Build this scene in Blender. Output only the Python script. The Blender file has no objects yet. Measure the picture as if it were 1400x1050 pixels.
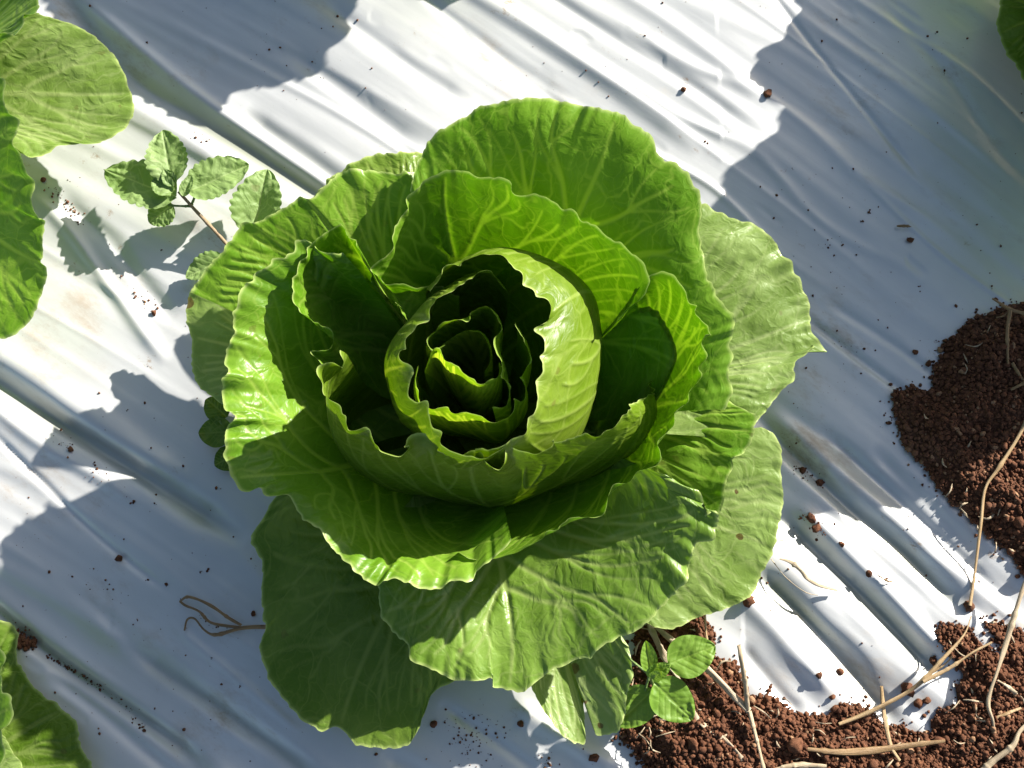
import bpy, math, random
import numpy as np
from mathutils import Vector, Matrix

random.seed(7)
scene = bpy.context.scene
C = scene.collection

# ------------------------------------------------------------------ camera
TILT = math.radians(14.0)
HF = math.radians(45.0) / 2
DIST = 0.28 / math.tan(HF)
cam_loc = np.array([0.0, -DIST * math.sin(TILT), DIST * math.cos(TILT)])
cd = bpy.data.cameras.new('camera')
cam = bpy.data.objects.new('camera', cd)
C.objects.link(cam)
cam.location = cam_loc
cam.rotation_euler = (TILT, 0, 0)
cd.sensor_width = 36
cd.angle = 2 * HF
cd.clip_start = 0.01
cd.clip_end = 200
scene.camera = cam

# ------------------------------------------------------------------ light
SUN_EL = math.radians(27)
SUN_AZ = math.radians(38)          # towards the upper right of the picture
S = Vector((math.cos(SUN_EL) * math.cos(SUN_AZ), math.cos(SUN_EL) * math.sin(SUN_AZ), math.sin(SUN_EL)))
world = bpy.data.worlds.new('World')
scene.world = world
world.use_nodes = True
wn = world.node_tree.nodes
wl = world.node_tree.links
bg = wn['Background']
sky = wn.new('ShaderNodeTexSky')
sky.sky_type = 'NISHITA'
sky.sun_disc = False
sky.sun_elevation = SUN_EL
sky.sun_rotation = math.pi / 2 - SUN_AZ
sky.air_density = 1.0
sky.dust_density = 1.6
sky.ozone_density = 0.4
wl.new(sky.outputs[0], bg.inputs[0])
bg.inputs[1].default_value = 0.056
ld = bpy.data.lights.new('sun', 'SUN')
ld.energy = 5.0
ld.angle = math.radians(0.6)
ld.color = (1.0, 0.955, 0.88)
sun = bpy.data.objects.new('sun', ld)
C.objects.link(sun)
sun.rotation_euler = S.to_track_quat('Z', 'Y').to_euler()
sun.location = (1, 1, 1.5)
scene.view_settings.view_transform = 'Standard'
scene.view_settings.look = 'None'
scene.view_settings.exposure = 1.5
scene.view_settings.gamma = 1.0
scene.render.resolution_x = 1024
scene.render.resolution_y = 768
scene.cycles.max_bounces = 6
scene.cycles.diffuse_bounces = 4
scene.cycles.glossy_bounces = 2
scene.cycles.transmission_bounces = 4

# ------------------------------------------------------------------ helpers
ct, st = math.cos(TILT), math.sin(TILT)
def P(px, py, h=0.0):
    """place where the line of sight through a picture point meets the level h metres above ground"""
    k = 2 * math.tan(HF) / 1400
    x = (px - 700) * k
    y = -(py - 525) * k
    d = np.array([x, y * ct + st, y * st - ct])
    s = (h - cam_loc[2]) / d[2]
    return cam_loc + d * s

def hash2(ix, iy, seed):
    n = (ix.astype(np.int64) * 374761393 + iy.astype(np.int64) * 668265263 + int(seed) * 974634777) & 0x7fffffff
    n = ((n ^ (n >> 13)) * 1274126177) & 0x7fffffff
    n = n ^ (n >> 16)
    return (n & 0xffff) / 65535.0

def vnoise(x, y, seed=0):
    x = np.asarray(x, float); y = np.asarray(y, float)
    ix = np.floor(x); iy = np.floor(y)
    fx = x - ix; fy = y - iy
    fx = fx * fx * fx * (fx * (fx * 6 - 15) + 10); fy = fy * fy * fy * (fy * (fy * 6 - 15) + 10)
    a = hash2(ix, iy, seed); b = hash2(ix + 1, iy, seed)
    c = hash2(ix, iy + 1, seed); d = hash2(ix + 1, iy + 1, seed)
    return (a * (1 - fx) + b * fx) * (1 - fy) + (c * (1 - fx) + d * fx) * fy - 0.5

def fbm(x, y, seed=0, o=3):
    r = 0; a = 1.0
    for k in range(o):
        r = r + a * vnoise(x * 2 ** k, y * 2 ** k, seed + 17 * k); a *= 0.5
    return r

def catmull(pts, n):
    p = np.asarray(pts, float)
    if len(p) == 2:
        t = np.linspace(0, 1, n)[:, None]
        return p[0] * (1 - t) + p[1] * t
    q = np.vstack([2 * p[0] - p[1], p, 2 * p[-1] - p[-2]])
    out = []
    m = 14
    t = np.linspace(0, 1, m, endpoint=False)[:, None]
    for i in range(len(p) - 1):
        a, b, c, d = q[i], q[i + 1], q[i + 2], q[i + 3]
        out.append(0.5 * ((2 * b) + (c - a) * t + (2 * a - 5 * b + 4 * c - d) * t ** 2 + (3 * b - a - 3 * c + d) * t ** 3))
    out.append(p[-1:])
    o = np.vstack(out)
    s = np.concatenate([[0], np.cumsum(np.linalg.norm(np.diff(o, axis=0), axis=1))])
    w = np.linspace(0, s[-1], n)
    return np.stack([np.interp(w, s, o[:, k]) for k in range(o.shape[1])], 1)

def smooth1(a, sig):
    r = int(sig * 3) + 1
    k = np.exp(-0.5 * (np.arange(-r, r + 1) / sig) ** 2); k /= k.sum()
    out = np.empty_like(a)
    for c in range(a.shape[1]):
        col = a[:, c]
        pad = np.concatenate([2 * col[0] - col[r:0:-1], col, 2 * col[-1] - col[-2:-r - 2:-1]])
        out[:, c] = np.convolve(pad, k, 'valid')
    return out

def quick_mesh(name, verts, faces, mat, smooth=True, uv=None, attrs=None):
    """verts (n,3), faces (m,k) all with the same number of corners"""
    me = bpy.data.meshes.new(name)
    v = np.asarray(verts, np.float32); f = np.asarray(faces, np.int32)
    k = f.shape[1]
    me.vertices.add(len(v)); me.vertices.foreach_set('co', v.ravel())
    me.loops.add(f.size); me.loops.foreach_set('vertex_index', f.ravel())
    me.polygons.add(len(f))
    me.polygons.foreach_set('loop_start', np.arange(0, f.size, k, dtype=np.int32))
    try:
        me.polygons.foreach_set('loop_total', np.full(len(f), k, np.int32))
    except Exception:
        pass
    me.polygons.foreach_set('use_smooth', np.full(len(f), smooth, bool))
    if uv is not None:
        l = me.uv_layers.new(name='uv')
        l.data.foreach_set('uv', np.asarray(uv, np.float32)[f.ravel()].ravel())
    if attrs:
        for nm, a in attrs.items():
            at = me.attributes.new(nm, 'FLOAT', 'POINT')
            at.data.foreach_set('value', np.asarray(a, np.float32))
    me.update(calc_edges=True)
    me.validate()
    if mat: me.materials.append(mat)
    return me

def link(name, me, parent=None, loc=None):
    o = bpy.data.objects.new(name, me)
    C.objects.link(o)
    if parent is not None: o.parent = parent
    if loc is not None: o.location = loc
    return o

def tag(o, label, cat, group=None):
    o['label'] = label; o['category'] = cat
    if group: o['group'] = group
    return o

def grid_faces(nu, nv):
    i = np.arange(nu - 1)[:, None]; j = np.arange(nv - 1)[None, :]
    a = (i * nv + j).ravel()
    return np.stack([a, a + nv, a + nv + 1, a + 1], 1)

def tube(pts, rad, n=8, flat=1.0, seed=0, m=None):
    """tapered tube along a polyline; flat<1 squashes it"""
    p = catmull(pts, m or max(24, len(pts) * 12))
    r = np.interp(np.linspace(0, 1, len(p)), np.linspace(0, 1, len(rad)), rad)
    t = np.gradient(p, axis=0); t /= np.linalg.norm(t, axis=1)[:, None] + 1e-12
    up = np.array([0, 0, 1.0])
    a = np.cross(t, up); a /= np.linalg.norm(a, axis=1)[:, None] + 1e-9
    b = np.cross(a, t)
    th = np.linspace(0, 2 * np.pi, n, endpoint=False)
    tw = (vnoise(np.linspace(0, 3, len(p)), 0 * r, seed) * 2.0)[:, None]
    cx = np.cos(th)[None, :]; cy = np.sin(th)[None, :] * flat
    x = cx * np.cos(tw) - cy * np.sin(tw); y = cx * np.sin(tw) + cy * np.cos(tw)
    jp = hash2(np.arange(2), np.arange(2) + 3, seed) * 0.8 + 0.1
    tl = np.linspace(0, 1, len(p))
    r = r * (1 + 0.35 * sum(np.exp(-((tl - q) / 0.018) ** 2) for q in jp))
    rr = r[:, None] * (1 + 0.25 * vnoise(np.linspace(0, 9, len(p)), 0 * r, seed + 5))[:, None]
    rr = rr * (1 + 0.35 * hash2(np.arange(n), np.arange(n) * 0, seed)[None, :] - 0.17)
    v = p[:, None, :] + a[:, None, :] * (x * rr)[..., None] + b[:, None, :] * (y * rr)[..., None]
    v = v.reshape(-1, 3)
    cl = np.concatenate([[0], np.cumsum(np.linalg.norm(np.diff(p, axis=0), axis=1))])
    uv = np.stack([np.tile(np.minimum(np.arange(n), n - np.arange(n)) / n, len(p)), np.repeat(cl, n)], 1) + seed * 0.71
    f = []
    for i in range(len(p) - 1):
        for j in range(n):
            f.append((i * n + j, i * n + (j + 1) % n, (i + 1) * n + (j + 1) % n, (i + 1) * n + j))
    return v, np.array(f), uv

# ------------------------------------------------------------------ materials
class NT:
    def __init__(s, name):
        s.m = bpy.data.materials.new(name); s.m.use_nodes = True
        s.t = s.m.node_tree; s.n = s.t.nodes; s.l = s.t.links
        s.n.clear()
        s.out = s.n.new('ShaderNodeOutputMaterial')
    def add(s, typ, **kw):
        n = s.n.new(typ)
        for k, v in kw.items(): setattr(n, k, v)
        return n
    def set(s, sock, v):
        if hasattr(v, 'bl_idname') and hasattr(v, 'links'): s.l.new(v, sock)
        else: sock.default_value = v
    def math(s, op, a, b=0.0, clamp=False):
        n = s.add('ShaderNodeMath', operation=op, use_clamp=clamp)
        s.set(n.inputs[0], a); s.set(n.inputs[1], b)
        return n.outputs[0]
    def mix(s, f, a, b):
        n = s.add('ShaderNodeMix', data_type='RGBA')
        s.set(n.inputs[0], f); s.set(n.inputs[6], a); s.set(n.inputs[7], b)
        return n.outputs[2]
    def ramp(s, f, a, b):
        n = s.add('ShaderNodeMapRange', interpolation_type='SMOOTHSTEP')
        s.set(n.inputs[0], f); n.inputs[1].default_value = a; n.inputs[2].default_value = b
        return n.outputs[0]
    def noise(s, vec, scale, detail=3, rough=0.5):
        n = s.add('ShaderNodeTexNoise')
        if vec is not None: s.l.new(vec, n.inputs['Vector'])
        n.inputs['Scale'].default_value = scale; n.inputs['Detail'].default_value = detail
        n.inputs['Roughness'].default_value = rough
        return n.outputs[0]
    def voro_edge(s, vec, scale, rnd=1.0):
        n = s.add('ShaderNodeTexVoronoi', feature='DISTANCE_TO_EDGE')
        s.l.new(vec, n.inputs['Vector']); n.inputs['Scale'].default_value = scale
        n.inputs['Randomness'].default_value = rnd
        return n.outputs[0]
    def attr(s, nm):
        n = s.add('ShaderNodeAttribute'); n.attribute_name = nm
        return n.outputs['Fac']
    def mapping(s, vec, scale=(1, 1, 1), rot=(0, 0, 0)):
        n = s.add('ShaderNodeMapping')
        s.l.new(vec, n.inputs[0]); n.inputs['Scale'].default_value = scale; n.inputs['Rotation'].default_value = rot
        return n.outputs[0]

def rgb(r, g, b): return (r, g, b, 1)

def leaf_material(name, deep, light, veinc, trans, tfac=0.4, rough=0.36, spec=0.5, crinkle=0.7):
    t = NT(name)
    uv = t.add('ShaderNodeUVMap').outputs[0]
    # wobble the coordinates so the net of veins is not straight
    wob = t.add('ShaderNodeTexNoise'); t.l.new(uv, wob.inputs['Vector']); wob.inputs['Scale'].default_value = 60
    va = t.add('ShaderNodeVectorMath', operation='MULTIPLY_ADD')
    t.l.new(wob.outputs['Color'], va.inputs[0]); va.inputs[1].default_value = (0.018, 0.018, 0); t.l.new(uv, va.inputs[2])
    wv = va.outputs[0]
    m1 = t.mapping(wv, (1.0, 0.6, 1))
    e1 = t.voro_edge(m1, 48)
    e2 = t.voro_edge(t.mapping(wv, (1.0, 0.75, 1)), 150)
    e3 = t.voro_edge(wv, 420)
    vein = t.attr('vein'); rim = t.attr('rim'); base = t.attr('base')
    net1 = t.math('SUBTRACT', 1.0, t.ramp(e1, 0.0, 0.030))
    net2 = t.math('SUBTRACT', 1.0, t.ramp(e2, 0.0, 0.055))
    net = t.math('MAXIMUM', t.math('MULTIPLY', net1, 0.52), t.math('MULTIPLY', net2, 0.24))
    vtot = t.math('MAXIMUM', t.ramp(vein, 0.12, 0.95), net, True)
    blot = t.ramp(t.noise(uv, 28, 4, 0.6), 0.3, 0.72)
    fine = t.noise(uv, 900, 2)
    body = t.mix(blot, deep, light)
    body = t.mix(t.math('MULTIPLY', t.ramp(fine, 0.35, 0.75), 0.22), body, light)
    col = t.mix(t.math('MULTIPLY', vtot, 0.62), body, veinc)
    col = t.mix(t.math('MULTIPLY', rim, 0.85), col, rgb(0.42, 0.50, 0.17))  # light caught on the thin leaf edge, painted in as a pale margin
    col = t.mix(t.math('MULTIPLY', base, 0.7), col, veinc)
    dam = t.attr('damage')
    col = t.mix(t.ramp(t.math('ADD', dam, t.math('MULTIPLY', t.math('SUBTRACT', t.noise(uv, 260, 3), 0.5), 0.7)), 0.5, 0.62), col, rgb(0.085, 0.045, 0.02))
    # brown specks of soil and age
    sp = t.ramp(t.noise(uv, 130, 2, 0.4), 0.715, 0.75)
    col = t.mix(t.math('MULTIPLY', sp, 0.35), col, rgb(0.10, 0.055, 0.02))
    pr = t.add('ShaderNodeBsdfPrincipled')
    t.set(pr.inputs['Base Color'], col)
    t.set(pr.inputs['Roughness'], t.math('ADD', rough, t.math('MULTIPLY', t.noise(uv, 70, 2), 0.16)))
    pr.inputs['Specular IOR Level'].default_value = spec
    # relief
    h = t.math('ADD', t.math('MULTIPLY', t.ramp(e2, 0.0, 0.4), 0.9), t.math('MULTIPLY', t.ramp(e3, 0.0, 0.45), 0.20))
    h = t.math('ADD', h, t.math('MULTIPLY', t.ramp(e1, 0, 0.3), 0.7))
    h = t.math('ADD', h, t.math('MULTIPLY', fine, 0.22))
    bp = t.add('ShaderNodeBump'); bp.inputs['Strength'].default_value = crinkle; bp.inputs['Distance'].default_value = 0.0007
    t.set(bp.inputs['Height'], h)
    t.l.new(bp.outputs[0], pr.inputs['Normal'])
    tr = t.add('ShaderNodeBsdfTranslucent')
    tcol = t.mix(t.math('MULTIPLY', vtot, 0.9), trans, rgb(min(1, trans[0] * 3.4), min(1, trans[1] * 2.3), trans[2] * 10.0))
    tcol = t.mix(t.math('MULTIPLY', blot, 0.35), tcol, rgb(trans[0] * 1.35, trans[1] * 1.2, trans[2] * 1.2))
    tcol = t.mix(t.math('MULTIPLY', rim, 0.8), tcol, rgb(0.45, 0.62, 0.14))  # same painted edge highlight in the translucent colour
    t.set(tr.inputs['Color'], tcol)
    t.l.new(bp.outputs[0], tr.inputs['Normal'])
    mx = t.add('ShaderNodeMixShader'); mx.inputs[0].default_value = tfac
    t.l.new(pr.outputs[0], mx.inputs[1]); t.l.new(tr.outputs[0], mx.inputs[2])
    t.l.new(mx.outputs[0], t.out.inputs[0])
    return t.m

M_OUT = leaf_material('leaf_outer', rgb(0.064, 0.130, 0.007), rgb(0.140, 0.212, 0.032), rgb(0.20, 0.26, 0.07), rgb(0.085, 0.185, 0.002), 0.28, 0.29, 0.30, 0.50)
M_PALE = leaf_material('leaf_old_pale', rgb(0.118, 0.195, 0.026), rgb(0.225, 0.315, 0.085), rgb(0.30, 0.36, 0.15), rgb(0.105, 0.205, 0.004), 0.27, 0.30, 0.36, 0.40)
M_FRONT = leaf_material('leaf_front', rgb(0.086, 0.172, 0.010), rgb(0.185, 0.295, 0.046), rgb(0.27, 0.33, 0.11), rgb(0.095, 0.200, 0.003), 0.27, 0.28, 0.36, 0.42)
M_CORE = leaf_material('leaf_core', rgb(0.155, 0.265, 0.016), rgb(0.245, 0.36, 0.045), rgb(0.34, 0.43, 0.11), rgb(0.20, 0.37, 0.004), 0.38, 0.33, 0.28, 0.30)
M_MID = leaf_material('leaf_middle', rgb(0.068, 0.168, 0.004), rgb(0.162, 0.290, 0.024), rgb(0.25, 0.34, 0.06), rgb(0.092, 0.250, 0.001), 0.27, 0.28, 0.28, 0.40)
M_HRT = leaf_material('leaf_heart', rgb(0.090, 0.160, 0.006), rgb(0.150, 0.225, 0.020), rgb(0.25, 0.32, 0.07), rgb(0.090, 0.185, 0.001), 0.26, 0.29, 0.26, 0.42)
M_WEED = leaf_material('leaf_weed', rgb(0.14, 0.225, 0.055), rgb(0.21, 0.30, 0.10), rgb(0.27, 0.35, 0.15), rgb(0.11, 0.23, 0.01), 0.28, 0.5, 0.4, 0.6)
M_CHICK = leaf_material('leaf_chickweed', rgb(0.125, 0.24, 0.018), rgb(0.17, 0.29, 0.035), rgb(0.21, 0.33, 0.06), rgb(0.12, 0.25, 0.005), 0.32, 0.42, 0.45, 0.25)

def stem_material(name, a, b, rough=0.55):
    t = NT(name)
    uv = t.add('ShaderNodeUVMap').outputs[0]
    fib = t.noise(t.mapping(uv, (26, 60, 1)), 1.0, 4, 0.7)          # fibres running along the stalk
    blot = t.ramp(t.noise(t.mapping(uv, (2, 120, 1)), 1.0, 4, 0.6), 0.32, 0.7)
    pr = t.add('ShaderNodeBsdfPrincipled')
    col = t.mix(t.math('ADD', t.math('MULTIPLY', t.ramp(fib, 0.3, 0.7), 0.6), t.math('MULTIPLY', blot, 0.4)), a, b)
    spot = t.ramp(t.noise(t.mapping(uv, (5, 260, 1)), 1.0, 3, 0.6), 0.62, 0.72)
    col = t.mix(t.math('MULTIPLY', spot, 0.55), col, rgb(a[0] * 0.35, a[1] * 0.33, a[2] * 0.35))
    t.set(pr.inputs['Base Color'], col); pr.inputs['Roughness'].default_value = rough
    bp = t.add('ShaderNodeBump'); bp.inputs['Strength'].default_value = 0.7; bp.inputs['Distance'].default_value = 0.0006
    t.set(bp.inputs['Height'], fib); t.l.new(bp.outputs[0], pr.inputs['Normal'])
    t.l.new(pr.outputs[0], t.out.inputs[0])
    return t.m
M_STRAW = stem_material('straw', rgb(0.24, 0.145, 0.06), rgb(0.42, 0.30, 0.155))
M_STRAW2 = stem_material('straw_bleached', rgb(0.26, 0.19, 0.115), rgb(0.46, 0.37, 0.24))
M_ROOT = stem_material('dry_root', rgb(0.16, 0.09, 0.035), rgb(0.29, 0.18, 0.075))
M_WSTEM = stem_material('weed_stem', rgb(0.16, 0.085, 0.04), rgb(0.28, 0.21, 0.10))
M_GSTEM = stem_material('green_stem', rgb(0.09, 0.16, 0.03), rgb(0.16, 0.24, 0.06))

def soil_material():
    t = NT('soil')
    geo = t.add('ShaderNodeNewGeometry').outputs['Position']
    rnd = t.attr('rnd')
    f = t.ramp(t.noise(geo, 500, 4, 0.65), 0.3, 0.7)
    a = t.mix(f, rgb(0.055, 0.021, 0.011), rgb(0.125, 0.052, 0.026))
    b = t.mix(f, rgb(0.085, 0.034, 0.017), rgb(0.175, 0.075, 0.037))
    pr = t.add('ShaderNodeBsdfPrincipled')
    dusty = t.ramp(t.noise(geo, 40, 3, 0.6), 0.5, 0.75)
    cc = t.mix(t.math('MULTIPLY', dusty, 0.35), t.mix(rnd, a, b), rgb(0.21, 0.115, 0.07))
    cc = t.mix(t.ramp(rnd, 0.965, 0.97), cc, rgb(0.27, 0.155, 0.085))
    t.set(pr.inputs['Base Color'], cc); pr.inputs['Roughness'].default_value = 0.9
    pr.inputs['Specular IOR Level'].default_value = 0.2
    bp = t.add('ShaderNodeBump'); bp.inputs['Strength'].default_value = 0.8; bp.inputs['Distance'].default_value = 0.0006
    t.set(bp.inputs['Height'], t.noise(geo, 1600, 3, 0.7)); t.l.new(bp.outputs[0], pr.inputs['Normal'])
    t.l.new(pr.outputs[0], t.out.inputs[0])
    return t.m
M_SOIL = soil_material()

def film_material():
    t = NT('mulch_film')
    geo = t.add('ShaderNodeNewGeometry').outputs['Position']
    lay = t.mapping(geo, (1, 1, 1), (0, 0, math.radians(35)))     # x along the folds
    st1 = t.noise(t.mapping(lay, (0.13, 1, 1)), 75, 3, 0.5)
    st2 = t.noise(t.mapping(lay, (0.06, 1, 1)), 420, 3, 0.6)
    big = t.noise(geo, 9, 4, 0.6)
    stn = t.ramp(t.noise(t.mapping(lay, (0.5, 1, 1)), 24, 7, 0.75), 0.50, 0.72)
    pat = t.ramp(big, 0.42, 0.60)
    dirt = t.math('MULTIPLY', stn, pat)
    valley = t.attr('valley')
    silver = t.mix(t.ramp(big, 0.3, 0.7), rgb(0.525, 0.53, 0.52), rgb(0.60, 0.605, 0.59))
    col = t.mix(t.math('MULTIPLY', dirt, 0.75), silver, rgb(0.33, 0.25, 0.17))
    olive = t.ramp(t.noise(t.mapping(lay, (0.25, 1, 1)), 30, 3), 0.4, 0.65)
    sm = t.ramp(t.noise(t.mapping(lay, (0.7, 1, 1)), 45, 8, 0.8), 0.60, 0.68)
    sm = t.math('MULTIPLY', sm, t.ramp(t.noise(geo, 6, 2), 0.40, 0.56))
    col = t.mix(t.math('MULTIPLY', sm, 0.8), col, rgb(0.31, 0.22, 0.14))
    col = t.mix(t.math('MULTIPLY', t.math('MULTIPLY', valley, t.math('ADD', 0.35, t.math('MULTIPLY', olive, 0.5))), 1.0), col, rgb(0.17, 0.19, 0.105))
    spk = t.ramp(t.noise(geo, 700, 2, 0.5), 0.73, 0.77)
    col = t.mix(t.math('MULTIPLY', spk, t.math('ADD', 0.25, t.math('MULTIPLY', pat, 0.5))), col, rgb(0.22, 0.13, 0.08))
    pr = t.add('ShaderNodeBsdfPrincipled')
    t.set(pr.inputs['Base Color'], col)
    pr.inputs['Metallic'].default_value = 0.38
    t.set(pr.inputs['Roughness'], t.math('ADD', 0.33, t.math('ADD', t.math('MULTIPLY', dirt, 0.3), t.math('MULTIPLY', st1, 0.12))))
    bp = t.add('ShaderNodeBump'); bp.inputs['Strength'].default_value = 0.18; bp.inputs['Distance'].default_value = 0.0012
    dent = t.noise(t.mapping(lay, (0.5, 1, 1)), 160, 3, 0.6)
    t.set(bp.inputs['Height'], t.math('ADD', t.math('ADD', st1, t.math('MULTIPLY', st2, 0.06)), t.math('MULTIPLY', dent, 0.22)))
    t.l.new(bp.outputs[0], pr.inputs['Normal'])
    t.l.new(pr.outputs[0], t.out.inputs[0])
    return t.m
M_FILM = film_material()

# ------------------------------------------------------------------ ground and film
XY = lambda px, py: P(px, py, 0)[:2]
# folds: picture points, half width (px), height (mm, negative = groove)
FOLDS = [
    ([(60, -40), (171, 97), (266, 160), (343, 206), (430, 262), (520, 320)], 17, -4.5),
    ([(90, -20), (200, 75), (300, 152), (420, 235), (500, 290)], 9, 2.2),
    ([(40, 40), (150, 128), (250, 190), (330, 240)], 16, 2.5),
    ([(-60, 480), (0, 522), (100, 588), (200, 652), (285, 706), (340, 740)], 15, -6.0),
    ([(-40, 470), (60, 530), (150, 590), (260, 660)], 20, 3.5),
    ([(-20, 545), (60, 610), (140, 655), (190, 690)], 9, 1.6),
    ([(-20, 580), (60, 660), (120, 720), (180, 770), (240, 815)], 5, -1.6),
    ([(-60, 790), (20, 860), (90, 915), (150, 955), (230, 1010), (300, 1060)], 12, -5.5),
    ([(-60, 735), (20, 785), (100, 835), (180, 890)], 10, 1.6),
    ([(60, 920), (130, 970), (200, 1030), (260, 1080)], 8, -1.8),
    ([(170, 880), (220, 915), (290, 960), (400, 1040), (450, 1080)], 13, -2.8),
    ([(230, 850), (320, 925), (420, 1010)], 6, 1.0),
    ([(45, 265), (90, 310), (130, 365), (180, 430), (230, 500)], 9, 2.2),
    ([(70, 255), (140, 320), (190, 380), (240, 440)], 12, -2.0),
    ([(330, 150), (420, 215), (520, 290)], 13, -2.6),
    ([(390, 60), (480, 130), (570, 200)], 14, -1.8),
    ([(440, 0), (540, 75), (640, 140)], 12, -2.0),
    ([(560, -20), (680, 70), (780, 140)], 9, -1.4),
    ([(600, -40), (760, 60), (900, 160), (960, 210)], 14, 2.2),
    ([(700, -40), (840, 50), (960, 130), (1040, 190)], 10, -1.8),
    ([(780, -50), (900, 20), (1040, 130)], 12, 1.8),
    ([(1030, -40), (1090, 40), (1180, 150), (1260, 250)], 4, -0.9),
    ([(1200, 0), (1290, 100), (1350, 190), (1420, 260)], 9, -0.8),
    ([(1180, 250), (1290, 350), (1400, 430)], 3, 0.6),
    ([(1100, 430), (1180, 490), (1270, 560)], 6, -1.6),
    ([(1130, 410), (1210, 460), (1290, 520)], 5, -0.8),
    ([(1030, 560), (1090, 620), (1160, 690), (1240, 760), (1330, 850)], 12, -5.0),
    ([(1050, 560), (1120, 620), (1200, 690), (1300, 780), (1380, 850)], 14, 4.0),
    ([(1060, 690), (1130, 760), (1210, 840), (1290, 930)], 12, -5.0),
    ([(1090, 690), (1170, 765), (1260, 860), (1320, 920)], 12, 3.5),
    ([(1030, 770), (1110, 850), (1180, 930), (1230, 990)], 13, -5.0),
    ([(1000, 800), (1070, 870), (1140, 950)], 13, 3.5),
    ([(1120, 580), (1210, 660), (1300, 745), (1370, 820)], 9, -2.5),
    ([(1010, 880), (1060, 940), (1100, 980)], 10, -2.5),
    ([(1190, 610), (1280, 700), (1350, 770)], 10, -2.0),
    ([(600, 960), (700, 1030), (760, 1080)], 8, -1.6),
    ([(700, 960), (770, 1010), (850, 1060)], 12, 2.4),
    ([(520, 1030), (580, 1060), (660, 1100)], 12, -1.5),
]
FW = [(np.array([XY(*q) for q in catmull(np.array(p), 26)]), w * 0.0004, a * 0.001) for p, w, a in FOLDS]

def film_fields(x, y):
    x = np.asarray(x, float); y = np.asarray(y, float)
    # coordinates along / across the folds; they steepen to the right
    ang = np.radians(33 + 9 * np.clip((x + 0.28) / 0.56, 0, 1))
    al = x * np.cos(ang) - y * np.sin(ang)
    ac = x * np.sin(ang) + y * np.cos(ang)
    z = 0.006 * fbm(x * 6, y * 6, 3, 2)
    edge = np.clip((x - 0.10) / 0.10, 0, 1) * np.clip((-y + 0.0) / 0.08, 0, 1)
    amp = 0.0010 + 0.0030 * edge + 0.0012 * (vnoise(x * 9, y * 9, 8) + 0.5) - 0.0010 * np.clip((x - 0.1) / 0.08, 0, 1) * np.clip((y - 0.02) / 0.08, 0, 1)
    z = z + amp * 1.2 * (0.8 * fbm(al * 1.5 + 40, ac * 38, 11, 2) + 0.5 * vnoise(al * 2.2, ac * 95, 12))
    z = z + 0.0005 * fbm(al * 9, ac * 120, 23, 2) * (vnoise(x * 14, y * 14, 5) + 0.6)
    z = z + edge * (0.0034 * vnoise(al * 2.0 + 5, ac * 72, 51) + 0.0012 * vnoise(al * 3.5, ac * 170, 52))
    rg = vnoise(al * 1.6 + 9, ac * 34 + 0.6 * vnoise(x * 12, y * 12, 19), 61)
    rg2 = vnoise(al * 2.4 + 3, ac * 70, 63)
    msk = np.clip((vnoise(x * 7, y * 7, 33) + 0.25) * 2.2, 0.1, 1)
    z = z + msk * (0.0013 * np.exp(-(rg / 0.09) ** 2) + 0.0006 * np.exp(-(rg2 / 0.10) ** 2)) * np.where(x > 0.12, 0.6, 1.0)
    dn = vnoise(al * 40, ac * 130, 41)
    z = z - 0.0022 * np.clip(dn - 0.30, 0, 1) * (vnoise(x * 16, y * 16, 77) > 0.12)
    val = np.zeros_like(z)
    for pl, w, a in FW:
        m = (x > pl[:, 0].min() - 4 * w) & (x < pl[:, 0].max() + 4 * w) & (y > pl[:, 1].min() - 4 * w) & (y < pl[:, 1].max() + 4 * w)
        if not m.any(): continue
        xm = x[m]; ym = y[m]
        best = np.full(xm.shape, 9.0); tt = np.zeros(xm.shape)
        n = len(pl)
        for i in range(n - 1):
            p0, p1 = pl[i], pl[i + 1]; d = p1 - p0
            s = np.clip(((xm - p0[0]) * d[0] + (ym - p0[1]) * d[1]) / (d @ d), 0, 1)
            q = np.hypot(xm - p0[0] - s * d[0], ym - p0[1] - s * d[1])
            k = q < best
            best[k] = q[k]; tt[k] = ((i + s) / (n - 1))[k]
        w2 = w * (0.85 + 0.35 * (vnoise(tt * 5, tt * 0, int(abs(a) * 1e5)) + 0.5))
        g = np.exp(-(best / w2) ** 2) * np.clip(np.minimum(tt, 1 - tt) * 7, 0, 1)
        z[m] += a * g
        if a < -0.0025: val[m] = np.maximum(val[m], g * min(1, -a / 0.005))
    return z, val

def film_z(px, py):
    x, y = XY(px, py)
    return float(film_fields(np.array([x]), np.array([y]))[0][0])

def axis(lo, hi, step, far):
    mid = np.arange(lo, hi + step / 2, step)
    k = np.cumsum(step * 1.16 ** np.arange(1, 60)); k = k[k < far]
    return np.concatenate([lo - k[::-1], mid, hi + k])
gx = axis(-0.33, 0.33, 0.0012, 1.3); gy = axis(-0.24, 0.30, 0.0012, 1.3)
X, Y = np.meshgrid(gx, gy, indexing='ij')
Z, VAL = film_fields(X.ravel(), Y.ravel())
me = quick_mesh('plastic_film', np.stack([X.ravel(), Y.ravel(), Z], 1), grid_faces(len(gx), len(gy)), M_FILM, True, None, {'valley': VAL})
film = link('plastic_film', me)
film['kind'] = 'structure'; film['label'] = 'crumpled silver plastic mulch film stretched over the bed'
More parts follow.
